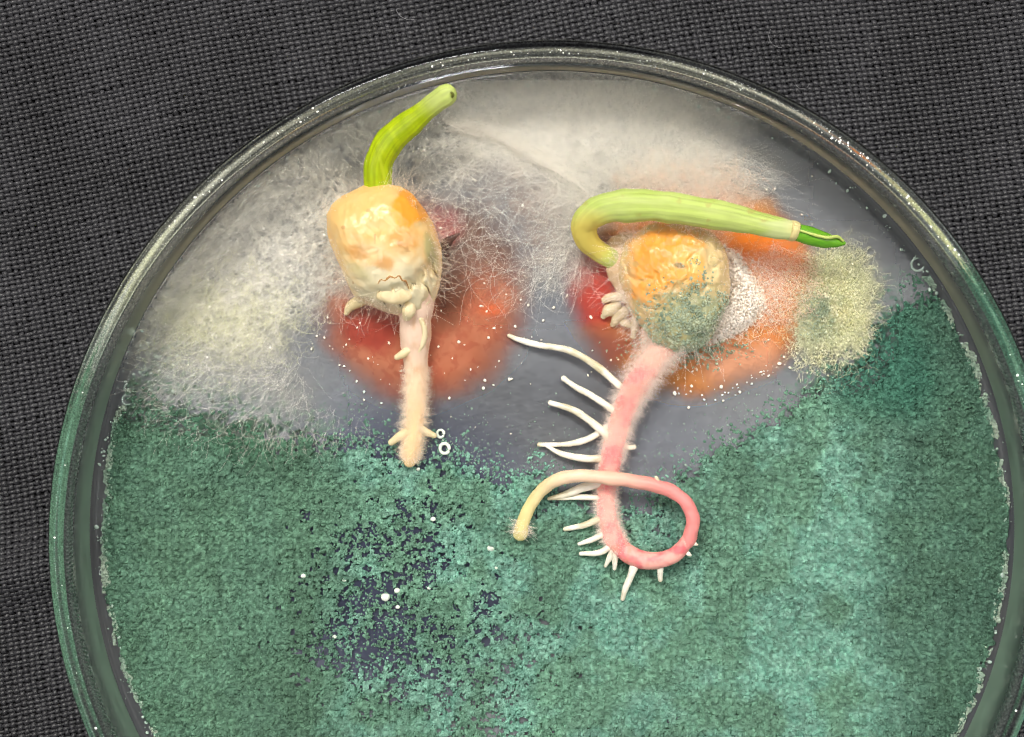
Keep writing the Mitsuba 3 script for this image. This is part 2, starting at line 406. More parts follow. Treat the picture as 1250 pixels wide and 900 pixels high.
for w, fn, soft, lab, h in (('l', left_color, 0.60, 'rusty red and orange slimy colony under the seedling with the short straight root', 0.45),
                            ('r', right_color, 0.70, 'bright orange and red slimy colony under the seedling with the long pink root', 0.45)):
    scene['colony_' + w] = {'type': 'mask', 'opacity': mikit.proc(colony_opacity(w, soft)), 'bsdf': {'type': 'twosided', 'bsdf': {'type': 'principled', 'base_color': mikit.proc(fn), 'roughness': 0.22, 'specular': 0.5}}}
    k = obj('orange_colony', dome(*COL[w], h), 'colony_' + w, smooth=True, label=lab, cat='colony')
    COL[w + 'key'] = k
KL, KR = COL.pop('lkey'), COL.pop('rkey')

mat('droplet', [0.86, 0.80, 0.68], 0.15, 0.6)
def dew(spots, seed, parent):
    g = np.random.default_rng(seed); c, s = [], []
    for (px, py, sx, sy, n, rot) in spots:
        for _ in range(int(n * 0.7)):
            u, w = g.normal(0, 1, 2)
            x, y = px + sx * u * math.cos(rot) - sy * w * math.sin(rot), py + sx * u * math.sin(rot) + sy * w * math.cos(rot)
            q = xy(x, y); c.append([*q, surf(np.array([q[0]]), np.array([q[1]]))[0] + 0.05]); s.append(0.05 + 0.12 * g.random() ** 2.4)
    obj('droplet', clumps(c, s, 0.7, 1, 0.12, seed), 'droplet', parent, smooth=True, kind='stuff')


dew([(425, 420, 30, 30, 34, 0), (470, 455, 30, 26, 20, 0), (575, 420, 40, 40, 34, 0), (535, 265, 12, 22, 34, 0), (600, 370, 40, 30, 18, 0), (600, 450, 36, 26, 14, 0), (385, 435, 7, 24, 12, 0), (570, 215, 30, 22, 20, 0), (640, 395, 16, 26, 14, 0), (560, 520, 60, 10, 16, 0)], 21, KL)
dew([(930, 235, 34, 18, 40, 0.4), (920, 300, 30, 26, 20, 0), (930, 390, 40, 24, 30, 0), (920, 465, 45, 6, 60, -0.5), (760, 440, 24, 22, 30, 0), (860, 455, 22, 14, 16, 0), (975, 400, 14, 24, 22, 0), (820, 460, 20, 22, 46, 0), (735, 330, 20, 30, 10, 0), (690, 370, 14, 40, 14, 0)], 22, KR)

# ---------------------------------------------------------------- white cobwebby mould
def film_amount(x, y):
    """Where the white mould lies (0..1), for numpy or drjit numbers."""
    S = (lambda a, b, q: np.clip((q - a) / (b - a), 0, 1) ** 2 * (3 - 2 * np.clip((q - a) / (b - a), 0, 1))) if isinstance(x, np.ndarray) else smoothstep
    mx = np.maximum if isinstance(x, np.ndarray) else dr.maximum
    f = 0.82 * (1 - S(0.45, 1.15, ell(x, y, 312, 296, 205, 158, 0.65)))
    f = mx(f, 0.66 * (1 - S(0.45, 1.15, ell(x, y, 610, 150, 330, 100, 0.05))))
    f = mx(f, 0.58 * (1 - S(0.4, 1.2, ell(x, y, 800, 190, 150, 75, -0.3))))
    f = mx(f, 0.46 * (1 - S(0.5, 1.1, ell(x, y, 640, 250, 130, 120))))
    f = mx(f, 0.3 * (1 - S(0.3, 1.2, ell(x, y, 300, 445, 170, 60))))
    f = mx(f, 0.85 * (1 - S(0.4, 1.15, ell(x, y, 1016, 376, 52, 76, -0.15))))
    f = mx(f, 0.45 * (1 - S(0.3, 1.1, ell(x, y, 930, 345, 70, 50))))
    f = f * (0.45 + 0.55 * S(0.6, 1.3, ell(x, y, 585, 290, 75, 85)))
    return f * (0.06 + 0.94 * S(0.75, 1.25, ell(x, y, 490, 435, 125, 82)))


def film_opacity(p, n, uv):
    x, y = p.x * 1000, p.y * 1000
    x2, y2 = warp(x, y, 0.3, 2.2, 4.0)
    f = film_amount(x2, y2)
    g = fbm(x * 2.3, y * 2.3, 2.0, 3)
    st = fbm(x * 1.2 + y * 0.9, y * 5.0 - x * 3.6, 3.0, 2)
    r = dr.sqrt(x * x + y * y)
    return dr.clip(f * (0.66 + 1.0 * (g - 0.45) + 0.4 * (st - 0.45) + 1.5 * (fbm(x * 4.2, y * 4.2, 4.0, 2) - 0.5)), 0, 0.95) * (1 - smoothstep(42.0, 43.0, r))


def film_color(p, n, uv):
    x, y = p.x * 1000, p.y * 1000
    c = mix(srgb(180, 180, 172), srgb(202, 199, 187), fbm(x * 0.5, y * 0.5, 8.0, 3))
    c = mix(c, srgb(206, 206, 168), 0.5 * (1 - smoothstep(0.3, 1.1, ell(x, y, 270, 400, 110, 60))))
    c = mix(c, srgb(200, 202, 162), 1 - smoothstep(0.6, 1.3, ell(x, y, 1018, 380, 62, 88, -0.15)))
    c = mix(c, srgb(226, 178, 140), 1 - smoothstep(0.6, 1.3, ell(x, y, 915, 330, 70, 70)))
    return mix(c, srgb(176, 148, 132), 0.9 * (1 - smoothstep(0.3, 1.1, ell(x, y, 620, 275, 95, 90))))


scene['mould_film'] = {'type': 'mask', 'opacity': mikit.proc(film_opacity), 'bsdf': {'type': 'twosided', 'bsdf': {'type': 'diffuse', 'reflectance': mikit.proc(film_color)}}}
gx, gy = np.meshgrid(np.linspace(-42, 42, 211), np.linspace(-2, 42, 111))
v = np.stack([gx, gy, surf(gx, gy) + 0.36 + 0.16 * (meshkit.fbm(np.stack([gx * 0.9, gy * 0.9, 0 * gx], -1), 3, 4) - 0.5)], -1)
rr = np.hypot(gx, gy)
o = np.arange(gx.size).reshape(gx.shape)
q = np.stack([o[:-1, :-1], o[:-1, 1:], o[1:, 1:], o[1:, :-1]], -1).reshape(-1, 4)
fa = film_amount(gx + 0, gy + 0)
fa = ndimage.maximum_filter(fa, 9)
q = q[(rr.ravel()[q] < 43.0).all(1) & (fa.ravel()[q] * (0.3 + meshkit.noise(np.stack([gx * 0.6, gy * 0.6, 0 * gx], -1), 44)).ravel()[q] > 0.02).any(1)]
obj('film', (v.reshape(-1, 3), tri(q)), 'mould_film', 'white_mould', smooth=True)

mat('hypha', [0.90, 0.87, 0.80], 0.8, 0.2)
mat('hypha_yellow', [0.74, 0.74, 0.52], 0.8, 0.2)


def hyphae(n, where, length, rad, lift, seed, radial=None, wander=0.5, M=9):
    """n threads starting at random points accepted by where(x, y)."""
    g = np.random.default_rng(seed)
    P = np.zeros((0, 2))
    while len(P) < n:
        c = np.stack([g.uniform(-41, 41, 40000), g.uniform(-8, 41.3, 40000)], 1)
        P = np.vstack([P, c[(g.random(40000) < where(c[:, 0], c[:, 1])) & (np.hypot(*c.T) < 42)]])
    P = P[:n]
    th = g.uniform(0, 2 * np.pi, n)
    if radial is not None:
        d = P - radial; th = np.arctan2(d[:, 1], d[:, 0]) + g.normal(0, 0.55, n)
    L = length * g.uniform(0.4, 1.4, n)
    paths = np.zeros((n, M, 3)); pos = P.copy()
    z0, z1 = g.uniform(0.0, lift, n), g.uniform(0.0, lift, n)
    curl = g.normal(0, wander * 0.4, n)
    for k in range(M):
        t = k / (M - 1)
        paths[:, k, :2] = pos
        paths[:, k, 2] = surf(pos[:, 0], pos[:, 1]) + 0.25 + z0 * (1 - t) + z1 * t + lift * 0.5 * np.sin(np.pi * t) * g.random(n)
        th = th + curl + g.normal(0, wander * 0.5, n)
        pos = pos + (L / M)[:, None] * np.stack([np.cos(th), np.sin(th)], 1)
    paths[:, :, :2] *= np.minimum(1, 42.8 / np.maximum(np.hypot(paths[..., 0], paths[..., 1]), 1e-6))[..., None]
    return threads(paths, rad * g.uniform(0.6, 1.4, n))


def dens(x, y):
    return np.clip(film_amount(x, y), 0, 1) ** 1.6 * (ell(x, y, 490, 440, 115, 75) > 0.95) * np.where(ell(x, y, 592, 285, 78, 80) < 1, 0.3, 1) * (ell(x, y, 1018, 380, 70, 95) > 1)


A = xy(465, 290); B = xy(770, 250)
obj('hyphae', join([hyphae(6400, dens, 4.0, 0.0062, 0.35, 31, np.array(A), 0.32, 8), hyphae(5200, lambda x, y: dens(x, y) * (x > -8), 4.0, 0.0062, 0.4, 32, np.array(B), 0.32, 8),
                    hyphae(420, lambda x, y: 1.0 * (ell(x, y, 620, 255, 110, 85) < 1), 4.5, 0.008, 0.7, 33, None, 0.5),
                    hyphae(700, lambda x, y: 1.0 * (ell(x, y, 790, 225, 120, 45) < 1), 3.2, 0.010, 0.9, 34, None, 0.6),
                    hyphae(600, lambda x, y: 1.0 * (ell(x, y, 330, 480, 150, 60) < 1) * (ell(x, y, 500, 430, 130, 90) > 1), 3.0, 0.007, 0.25, 37, np.array(A), 0.25)]), 'hypha', 'white_mould', smooth=True, kind='stuff')
obj('hyphae', hyphae(1000, lambda x, y: np.clip(1.2 - ell(x, y, 265, 390, 120, 75), 0, 1), 1.6, 0.011, 0.5, 35, None, 0.8), 'hypha_yellow', 'white_mould', smooth=True, kind='stuff')
g = np.random.default_rng(36)
strand = []
for k in range(46):
    c = [(548 + g.normal(0, 7), 150 + g.normal(0, 6)), (600 + g.normal(0, 6), 163 + g.normal(0, 6)), (655 + g.normal(0, 8), 190 + g.normal(0, 7)), (712 + g.normal(0, 12), 222 + g.normal(0, 12))]
    strand.append(spline([[*at(a, b, AGAR + 1.2)[:2], AGAR + 0.9 + g.uniform(0, 0.9)] for a, b in c], 12))
obj('strand', threads(np.array(strand), np.full(46, 0.014)), 'hypha', 'white_mould', smooth=True, kind='stuff')
g = np.random.default_rng(38)
c = np.stack([g.uniform(-42, 42, 30000), g.uniform(5, 41, 30000)], 1)
c = c[(g.random(30000) < dens(c[:, 0], c[:, 1]) * 0.14) & (np.hypot(*c.T) < 41)]
obj('spore_dot', clumps(np.c_[c, surf(c[:, 0], c[:, 1]) + 0.5], 0.05 + 0.08 * g.random(len(c)) ** 3), 'hypha', 'white_mould', smooth=False, kind='stuff')
tag('white_mould', 'pale cobwebby white mould spread over the upper part of the agar', 'mould', kind='stuff')

# ---------------------------------------------------------------- green mould carpet
GP = [(118, 470), (200, 464), (290, 492), (350, 517), (430, 527), (490, 546), (560, 552), (610, 575), (650, 562), (700, 588), (780, 600), (850, 570), (905, 540), (960, 497), (1010, 462), (1060, 420),
      (1085, 372), (1105, 335), (1135, 330), (1260, 330), (1500, 1500), (0, 1500), (0, 470)]
cell = 0.122
xs, ys = np.arange(-42.6, 42.6, cell), np.arange(-42.6, 25, cell)
X, Y = np.meshgrid(xs, ys)
poly = Polygon([xy(*p) for p in GP]).intersection(Point(0, 0).buffer(60))
inside = shapely.contains_xy(poly, X, Y)
sd = np.where(inside, ndimage.distance_transform_edt(inside), -ndimage.distance_transform_edt(~inside)) * cell
N3 = lambda s, seed, o=3: meshkit.fbm(np.stack([X * s, Y * s, 0 * X + seed * 1.7], -1), o, seed)
rim_sd = 42.25 - np.hypot(X, Y) + 1.2 * (N3(0.5, 61) - 0.5) + np.clip(-X, 0, 41) * -0.012
cover = np.clip(sd / (3.4 + 2.6 * np.clip((-X - 8) / 12, 0, 1)), -1.5, 0.66) + 0.10
cover = np.minimum(cover, np.clip(rim_sd / 0.8, -1.5, 1.0))
for (px, py, rx, ry, dp) in ((480, 650, 165, 145, 0.54), (520, 800, 240, 120, 0.14), (230, 470, 170, 52, 0.45), (620, 890, 120, 60, 0.42), (430, 800, 110, 90, 0.40), (790, 640, 70, 60, 0.30), (720, 600, 110, 50, 0.5), (1120, 350, 60, 40, 0.6), (1180, 470, 30, 90, 0.35), (870, 860, 110, 70, 0.22), (650, 780, 90, 60, 0.3), (560, 800, 200, 120, 0.15)):
    cover = cover - dp * np.exp(-(ell(X, Y, px, py, rx, ry) ** 2) * 1.2)
hole_noise = 1.35 * (N3(2.2, 62, 3) - 0.5) * 2 + 0.4 * (N3(0.35, 63) - 0.5) * 2
vo = cover + 0.66 * hole_noise
grain = N3(3.4, 64, 2)
fine = meshkit.noise(np.stack([X * 6.6, Y * 6.6, 0 * X], -1), 65)
H = np.clip(vo + 0.1, 0, 0.5) * 0.5 + 0.62 * grain + 0.4 * fine - 0.2 + 0.25 * (N3(0.5, 66) - 0.5)
Zg = AGAR + 0.02 + np.clip(H, 0.02, 2)
Zg = np.where(vo < 0.05, AGAR + 0.04, Zg)
Jx, Jy = 0.35 * cell * (meshkit.noise(np.stack([X * 9, Y * 9, 0 * X], -1), 67) - 0.5) * 2, 0.35 * cell * (meshkit.noise(np.stack([X * 9, Y * 9, 0 * X + 3], -1), 68) - 0.5) * 2
o = np.arange(X.size).reshape(X.shape)
q = np.stack([o[:-1, :-1], o[:-1, 1:], o[1:, 1:], o[1:, :-1]], -1).reshape(-1, 4)
ok = (vo > 0) & (np.hypot(X, Y) < 42.6)
q = q[ok.ravel()[q].all(1)]
V = np.stack([X + Jx, Y + Jy, Zg], -1).reshape(-1, 3)
u, inv = np.unique(q, return_inverse=True)


def green_color(p, n, uv):
    x, y = p.x * 1000, p.y * 1000
    xw, yw = warp(x, y, 0.22, 3.0, 3.0)
    k, k2 = fbm(x * 1.5, y * 1.5, 1.0, 3), fbm(x * 0.3, y * 0.3, 6.0, 3)
    c = mix(srgb(94, 142, 126), srgb(132, 172, 156), k)
    c = mix(c, srgb(100, 136, 114), smoothstep(0.35, 0.65, k2) * 0.8)
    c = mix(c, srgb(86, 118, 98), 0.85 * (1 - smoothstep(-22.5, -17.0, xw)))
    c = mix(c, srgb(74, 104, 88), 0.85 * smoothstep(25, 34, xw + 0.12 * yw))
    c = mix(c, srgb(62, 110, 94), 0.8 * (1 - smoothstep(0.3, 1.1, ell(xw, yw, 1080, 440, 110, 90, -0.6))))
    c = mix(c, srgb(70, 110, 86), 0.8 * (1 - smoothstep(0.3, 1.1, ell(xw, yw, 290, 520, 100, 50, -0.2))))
    s = cell_rand(dr.floor(x * 3.2), dr.floor(y * 3.2), 5)
    return c * (0.60 + 0.85 * s * noise(x * 3.2, y * 3.2, 2.0) + 0.40 * noise(x * 2.1, y * 2.1, 9.0)) * (0.76 + 0.46 * fbm(xw * 0.16, yw * 0.16, 12.0, 3))


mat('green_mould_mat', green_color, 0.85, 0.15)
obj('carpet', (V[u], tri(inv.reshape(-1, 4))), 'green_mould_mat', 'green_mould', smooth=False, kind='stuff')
g = np.random.default_rng(71)
edge = (vo > -0.35) & (vo < 0.45) & (np.hypot(X, Y) < 41.6)
ci = np.flatnonzero(edge.ravel()); ci = g.choice(ci, min(9000, len(ci)), replace=False)
c = np.c_[X.ravel()[ci], Y.ravel()[ci], np.full(len(ci), AGAR + 0.08) + np.where(vo.ravel()[ci] > 0, 0.3, 0)]
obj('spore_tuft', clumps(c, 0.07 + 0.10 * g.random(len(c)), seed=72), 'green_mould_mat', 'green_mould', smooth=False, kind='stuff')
g = np.random.default_rng(77)
pr_ = np.where(sd < 0.8, np.exp(np.clip(sd, -12, 0) / 2.0), 0.25) * np.clip(rim_sd / 1.0, 0, 1) * (0.25 + 1.5 * N3(0.9, 78)) * (sd > -7) * (1 + 1.5 * np.exp(-ell(X, Y, 240, 460, 140, 50) ** 2))
ci = g.choice(X.size, 20000, replace=False, p=(pr_ / pr_.sum()).ravel())
c = np.c_[X.ravel()[ci] + cell * g.uniform(-.5, .5, len(ci)), Y.ravel()[ci] + cell * g.uniform(-.5, .5, len(ci)), np.full(len(ci), AGAR + 0.06)]
mat('thin_growth', lambda p, n, uv: mix(srgb(104, 134, 120), srgb(150, 172, 158), noise(p.x * 900, p.y * 900)), 0.9, 0.1)
obj('thin_growth', clumps(c, 0.035 + 0.06 * g.random(len(c)) ** 2, seed=79), 'thin_growth', 'green_mould', smooth=False, kind='stuff')
g = np.random.default_rng(75)
ci = np.flatnonzero(((vo > 0.05) & (np.hypot(X, Y) < 42.0)).ravel()); ci = g.choice(ci, 30000, replace=False)
c = np.c_[X.ravel()[ci], Y.ravel()[ci], Zg.ravel()[ci] + 0.03 + 0.12 * g.random(len(ci))]
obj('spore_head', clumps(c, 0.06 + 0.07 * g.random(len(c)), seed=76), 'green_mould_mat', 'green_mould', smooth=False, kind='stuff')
mat('mould_fringe', lambda p, n, uv: mix(srgb(128, 160, 142), srgb(184, 196, 180), noise(p.x * 700, p.y * 700)), 0.85, 0.15)
ci = np.flatnonzero(((np.abs(rim_sd - 0.15) < 0.32) & (sd > 0.5) & (N3(0.8, 73) > 0.42)).ravel()); ci = g.choice(ci, min(5200, len(ci)), replace=False)
c = np.c_[X.ravel()[ci], Y.ravel()[ci], AGAR + 0.1 + 0.5 * g.random(len(ci))]
obj('fringe', clumps(c, 0.06 + 0.09 * g.random(len(c)), seed=74), 'mould_fringe', 'green_mould', smooth=False, kind='stuff')
tag('green_mould', 'dense powdery green mould carpet covering the lower part of the agar', 'mould', kind='stuff')

# yellowish tufted mould at the right of the orange colony
def tuft_color(p, n, uv):
    x, y = p.x * 1000, p.y * 1000
    k = fbm(x * 1.2, y * 1.2, 3.0, 3)
    c = mix(srgb(218, 220, 184), srgb(240, 236, 208), k)
    return mix(c, srgb(142, 164, 144), 0.7 * (1 - smoothstep(0.3, 1.2, ell(x + 3 * (k - 0.5), y, 990, 385, 32, 40))))


mat('tuft_mould', tuft_color, 0.9, 0.1)
g = np.random.default_rng(81)
pts = []
while len(pts) < 1500:
    px, py = g.uniform(925, 1085), g.uniform(285, 470)
    x, y = xy(px, py); e = ell(np.array([x]), np.array([y]), 1013, 376, 45, 66, -0.15)[0]
    if g.random() < np.clip(1.35 - e, 0, 1) ** 1.5 * 1.2: pts.append((x, y, AGAR + 0.3 + 0.8 * g.random() * np.clip(1.2 - e, 0.1, 1)))
pts = np.array(pts)
obj('tufts', clumps(pts, 0.045 + 0.085 * g.random(len(pts)), 1.3, 0, 0.4, seed=82), 'tuft_mould', 'yellow_mould', smooth=False, kind='stuff')
g = np.random.default_rng(87)
bp = []
while len(bp) < 4200:
    px, py = g.uniform(935, 1090), g.uniform(285, 475)
    x, y = xy(px, py); e = ell(np.array([x]), np.array([y]), 1013, 376, 48, 70, -0.15)[0] + 0.5 * (float(meshkit.noise(np.array([x * 0.7, y * 0.7, 1.0]))) - 0.5)
    if g.random() < np.clip(1.3 - e, 0, 1) ** 1.3:
        h = g.uniform(0.35, 1.1) * np.clip(1.4 - e, 0.3, 1); lx, ly = g.normal(0, 0.28, 2) + 0.25 * np.array([x - xy(1013, 376)[0], y - xy(1013, 376)[1]]) / 5
        k = np.linspace(0, 1, 4)
        bp.append(np.stack([x + lx * k + 0.1 * g.normal() * k**2, y + ly * k + 0.1 * g.normal() * k**2, AGAR + 0.15 + h * k], -1))
obj('bristles', threads(np.array(bp), (0.028 * g.uniform(0.6, 1.3, len(bp)))[:, None] * np.array([0.7, 0.8, 1.0, 1.3])[None]), 'tuft_mould', 'yellow_mould', smooth=True, kind='stuff')
obj('hyphae', hyphae(900, lambda x, y: np.clip(1.2 - ell(x, y, 1013, 376, 62, 88, -0.15), 0, 1), 1.5, 0.011, 0.6, 83, None, 0.9), 'tuft_mould', 'yellow_mould', smooth=True, kind='stuff')
tag('yellow_mould', 'yellowish grey tufted mould patch right of the orange colony below the leaf tip', 'mould', kind='stuff')
mat('pale_web', [0.86, 0.68, 0.54], 0.9, 0.1)
obj('web_mould', join([hyphae(520, lambda x, y: 1.0 * (ell(x, y, 955, 350, 46, 44) < 1), 1.4, 0.012, 0.8, 84, None, 1.1), hyphae(420, lambda x, y: 1.0 * (ell(x, y, 840, 225, 90, 30) < 1), 2.2, 0.011, 0.9, 85, None, 1.0)]), 'pale_web', smooth=True,
    label='thin salmon coloured web of mould over the orange colony', cat='mould', kind='stuff')

# ---------------------------------------------------------------- first seedling (left): short straight root, curved lime shoot
S1 = 'maize_seedling'
K1 = [(398, 262), (402, 290), (414, 322), (425, 350), (440, 368), (468, 380), (498, 388), (522, 378), (535, 350), (540, 318), (536, 292), (524, 262), (508, 240), (486, 228), (455, 226), (424, 236), (406, 248)]
Z1 = AGAR + 3.0


def seed1_color(p, n, uv):
    x, y = p.x * 1000, p.y * 1000
    E = lambda *a: ell(x, y, *a, z=Z1 + 2)
    k = fbm(x * 0.9, y * 0.9, p.z * 900, 3)
    c = mix(srgb(230, 180, 104), srgb(226, 190, 128), k)
    low = smoothstep(-0.2, 1.0, (E(480, 360, 80, 60) * -1 + 1.25) + 0.8 * (k - 0.5))
    c = mix(c, srgb(222, 210, 174), low)
    c = mix(c, srgb(234, 156, 48), 1 - smoothstep(0.75, 1.05, E(503, 252, 24, 26, -0.7) + 0.5 * (k - 0.5)))
    for (a, b, s) in ((440, 306, 16), (497, 292, 20), (470, 322, 14)):
        c = mix(c, srgb(202, 134, 52), 0.65 * (1 - smoothstep(0.2, 1.1, E(a, b, s, s * 0.7) + 1.0 * (k - 0.5))))
    c = mix(c, srgb(160, 160, 112), 0.8 * (1 - smoothstep(0.2, 1.0, E(527, 308, 9, 34, 0.22) + 0.7 * (k - 0.5))))  # greenish shade of the fold on the right flank, put into the colour
    c = mix(c, srgb(184, 176, 120), 0.5 * (1 - smoothstep(0.2, 1.0, E(442, 332, 26, 10, -0.6) + 0.8 * (k - 0.5))))
    s = noise(x * 1.4 + 3, y * 1.4, 9.0)
    return mix(c, srgb(172, 112, 58), 0.45 * smoothstep(0.90, 0.97, s))


mat('seed_skin', seed1_color, 0.34, 0.5, clearcoat=0.35, clearcoat_gloss=0.8)
v, f = blob([xy(*p, Z1) for p in K1], Z1, 4.3, 180, 96, rough=0.40, scale=0.42, seed=91, power=0.70)
cx, cy = xy(470, 300, Z1)
v[:, 2] -= 0.16 * np.clip(cy - v[:, 1], 0, 9) * (v[:, 2] > Z1 - 2)          # slopes down to the root
cap = np.clip((1.06 - ell(v[:, 0], v[:, 1], 460, 286, 74, 66, 0.35, Z1 + 2)) / 0.16, 0, 1); cap = cap * cap * (3 - 2 * cap)
crease = np.abs(meshkit.fbm(np.stack([v[:, 0] * 0.85 + 0.25 * v[:, 1], v[:, 1] * 0.4, 0 * v[:, 0]], -1), 3, 94) - 0.5) * 2
v[:, 2] += np.where(v[:, 2] > Z1, 0.34 * cap - (1 - cap) * 0.75 * np.exp(-(crease / 0.10) ** 2) * np.clip((v[:, 2] - Z1) / 1.5, 0, 1), 0)
v[:, 2] += 0.18 * (meshkit.fbm(v * 1.3, 3, 92) - 0.5) + 0.14 * (meshkit.fbm(v * 3.0 * [1, 0.6, 1], 3, 13) - 0.5)
obj('kernel', (v, f), 'seed_skin', S1, smooth=True)


def top_of(mesh, px, py, z=Z1 + 2):
    """Height of a mesh's upper side over a point."""
    v = mesh[0]; q = np.array(xy(px, py, z)); d = np.hypot(v[:, 0] - q[0], v[:, 1] - q[1])
    k = np.argsort(d)[:14]
    return v[k, 2].max()


KM1 = (v, f)
mat('scar', srgb(186, 132, 78), 0.6, 0.3)
arc = [(463, 346), (467, 341), (472, 342), (478, 337), (484, 339), (489, 336), (493, 342), (497, 343), (500, 352)]
obj('seed_scar', tube(spline([[*at(a, b, Z1 + 2)[:2], top_of(KM1, a, b) - 0.02, r] for (a, b), r in zip(arc, (0.03, 0.08, 0.04, 0.10, 0.05, 0.09, 0.05, 0.07, 0.03))], 30), 8, 0.08, scale=2.5, seed=5), 'scar', S1, label='thin brown torn scar across the lower front of the kernel')
mat('germ', lambda p, n, uv: mix(srgb(232, 214, 176), srgb(216, 196, 148), fbm(p.x * 900, p.y * 900, p.z * 900, 2)), 0.4, 0.4)
obj('germ', blob([xy(482 + 21 * math.cos(t) * (1 + 0.15 * math.sin(3 * t)), 358 + 14 * math.sin(t), Z1 + 2) for t in np.arange(12) * 0.5236], top_of(KM1, 480, 357) - 0.62, 0.62, 48, 24, 0.22, 0.9, 6), 'germ', S1)


def lime_color(p, n, uv):
    x, y = p.x * 1000, p.y * 1000
    c = mix(srgb(172, 188, 6), srgb(142, 166, 2), fbm(x * 2.4 + y, y * 0.6, p.z * 500, 2))
    c = mix(c, srgb(178, 192, 104), 1 - smoothstep(0.35, 1.1, ell(x, y, 545, 116, 56, 36, -0.6, 12.0)))
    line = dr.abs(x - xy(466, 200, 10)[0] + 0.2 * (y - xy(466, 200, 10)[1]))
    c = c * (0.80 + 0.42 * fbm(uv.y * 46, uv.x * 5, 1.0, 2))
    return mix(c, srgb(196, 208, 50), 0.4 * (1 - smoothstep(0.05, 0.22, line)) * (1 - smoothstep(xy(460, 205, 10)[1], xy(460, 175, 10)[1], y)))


mat('lime_shoot', lime_color, 0.45, 0.4)
sh = pxpath([(463, 250, 8.5, 32), (461, 222, 9.2, 33), (463, 196, 9.8, 34), (476, 172, 10.4, 34), (496, 154, 11.0, 31), (517, 137, 11.8, 27), (535, 123, 12.6, 27), (545, 116, 13.0, 27)], 60)
S1T = tube(sh, 60, 0.09, 0.78, 9, 0.016, seed=7, scale=0.8)
obj('shoot', S1T, 'lime_shoot', S1, uv=tube.uv, label='short curved lime green shoot with a blunt pale tip')
mat('shoot_hole', srgb(92, 96, 34), 0.6, 0.2)
obj('shoot_tip', tube(spline([[*at(551, 113, 14.0), 0.10], [*at(553, 116, 14.0), 0.14], [*at(552, 119, 13.8), 0.08]], 8), 8), 'shoot_hole', S1)


def root1_color(p, n, uv):
    x, y = p.x * 1000, p.y * 1000
    t = smoothstep(xy(505, 560, 6)[1], xy(505, 400, 6)[1], y)
    c = mix(srgb(242, 212, 160), srgb(230, 200, 178), t)
    return mix(c, srgb(206, 162, 120), 0.6 * smoothstep(0.45, 0.8, fbm(x * 1.6, y * 0.9, p.z * 800, 3)))


mat('cream_root', root1_color, 0.5, 0.35)
r1 = pxpath([(508, 352, 8.0, 46), (507, 385, 7.4, 42), (507, 420, 6.8, 35), (508, 450, 6.4, 27), (508, 490, 6.2, 23), (505, 525, 6.1, 22), (502, 550, 6.0, 19), (500, 563, 5.9, 16)], 60)
obj('root', tube(r1, 22, 0.12, seed=8, scale=0.9), 'cream_root', S1, label='short straight cream root with fuzzy sides')
mat('root_nub_skin', lambda p, n, uv: mix(srgb(232, 216, 178), srgb(216, 196, 146), noise(p.x * 900, p.y * 900)), 0.4, 0.4)
for rows in ([(500, 372, 9.6, 14), (499, 380, 9.6, 16), (497, 386, 9.3, 13)], [(514, 390, 8.7, 6), (518, 402, 8.4, 7), (517, 416, 8.0, 7), (510, 430, 7.7, 5)], [(500, 426, 7.6, 9), (492, 432, 7.7, 10), (485, 436, 7.6, 8)],
             [(505, 524, 6.4, 12), (490, 531, 6.4, 11), (478, 540, 6.2, 9)], [(507, 520, 6.4, 12), (519, 527, 6.3, 10), (530, 532, 6.1, 7)], [(450, 362, 7.2, 16), (438, 368, 6.9, 15), (428, 374, 6.5, 12), (423, 382, 6.2, 7)]):
    obj('root_nub', tube(pxpath(rows, 18), 12, 0.06, seed=9, scale=1.2), 'root_nub_skin', S1)


def seed_fuzz(mesh, n, zmid, length, rad, seed):
    """Fine hairs standing off a kernel's flanks."""
    g = np.random.default_rng(seed); v, f = mesh; nv = normals(v, f)
    w = np.linalg.norm(np.cross(v[f[:, 1]] - v[f[:, 0]], v[f[:, 2]] - v[f[:, 0]]), axis=1)
    nz = nv[f].mean(1)[:, 2]; zc = v[f].mean(1)[:, 2]
    w = w * np.clip(1 - np.abs(nz - 0.15) / 0.55, 0, 1) * (zc > zmid - 2.2) * (meshkit.noise(v[f].mean(1) * 0.5, seed) ** 2)
    i = g.choice(len(f), n, p=w / w.sum()); c = v[f[i]].mean(1); d = nv[f[i]].mean(1) + g.normal(0, 0.5, (n, 3))
    k = np.linspace(0, 1, 6); L = length * g.uniform(0.3, 1.3, n)
    return threads(c[:, None] + d[:, None] * (L[:, None] * k)[..., None] + g.normal(0, 0.5, (n, 1, 3)) * (L[:, None] * k**2)[..., None], np.full(n, rad))


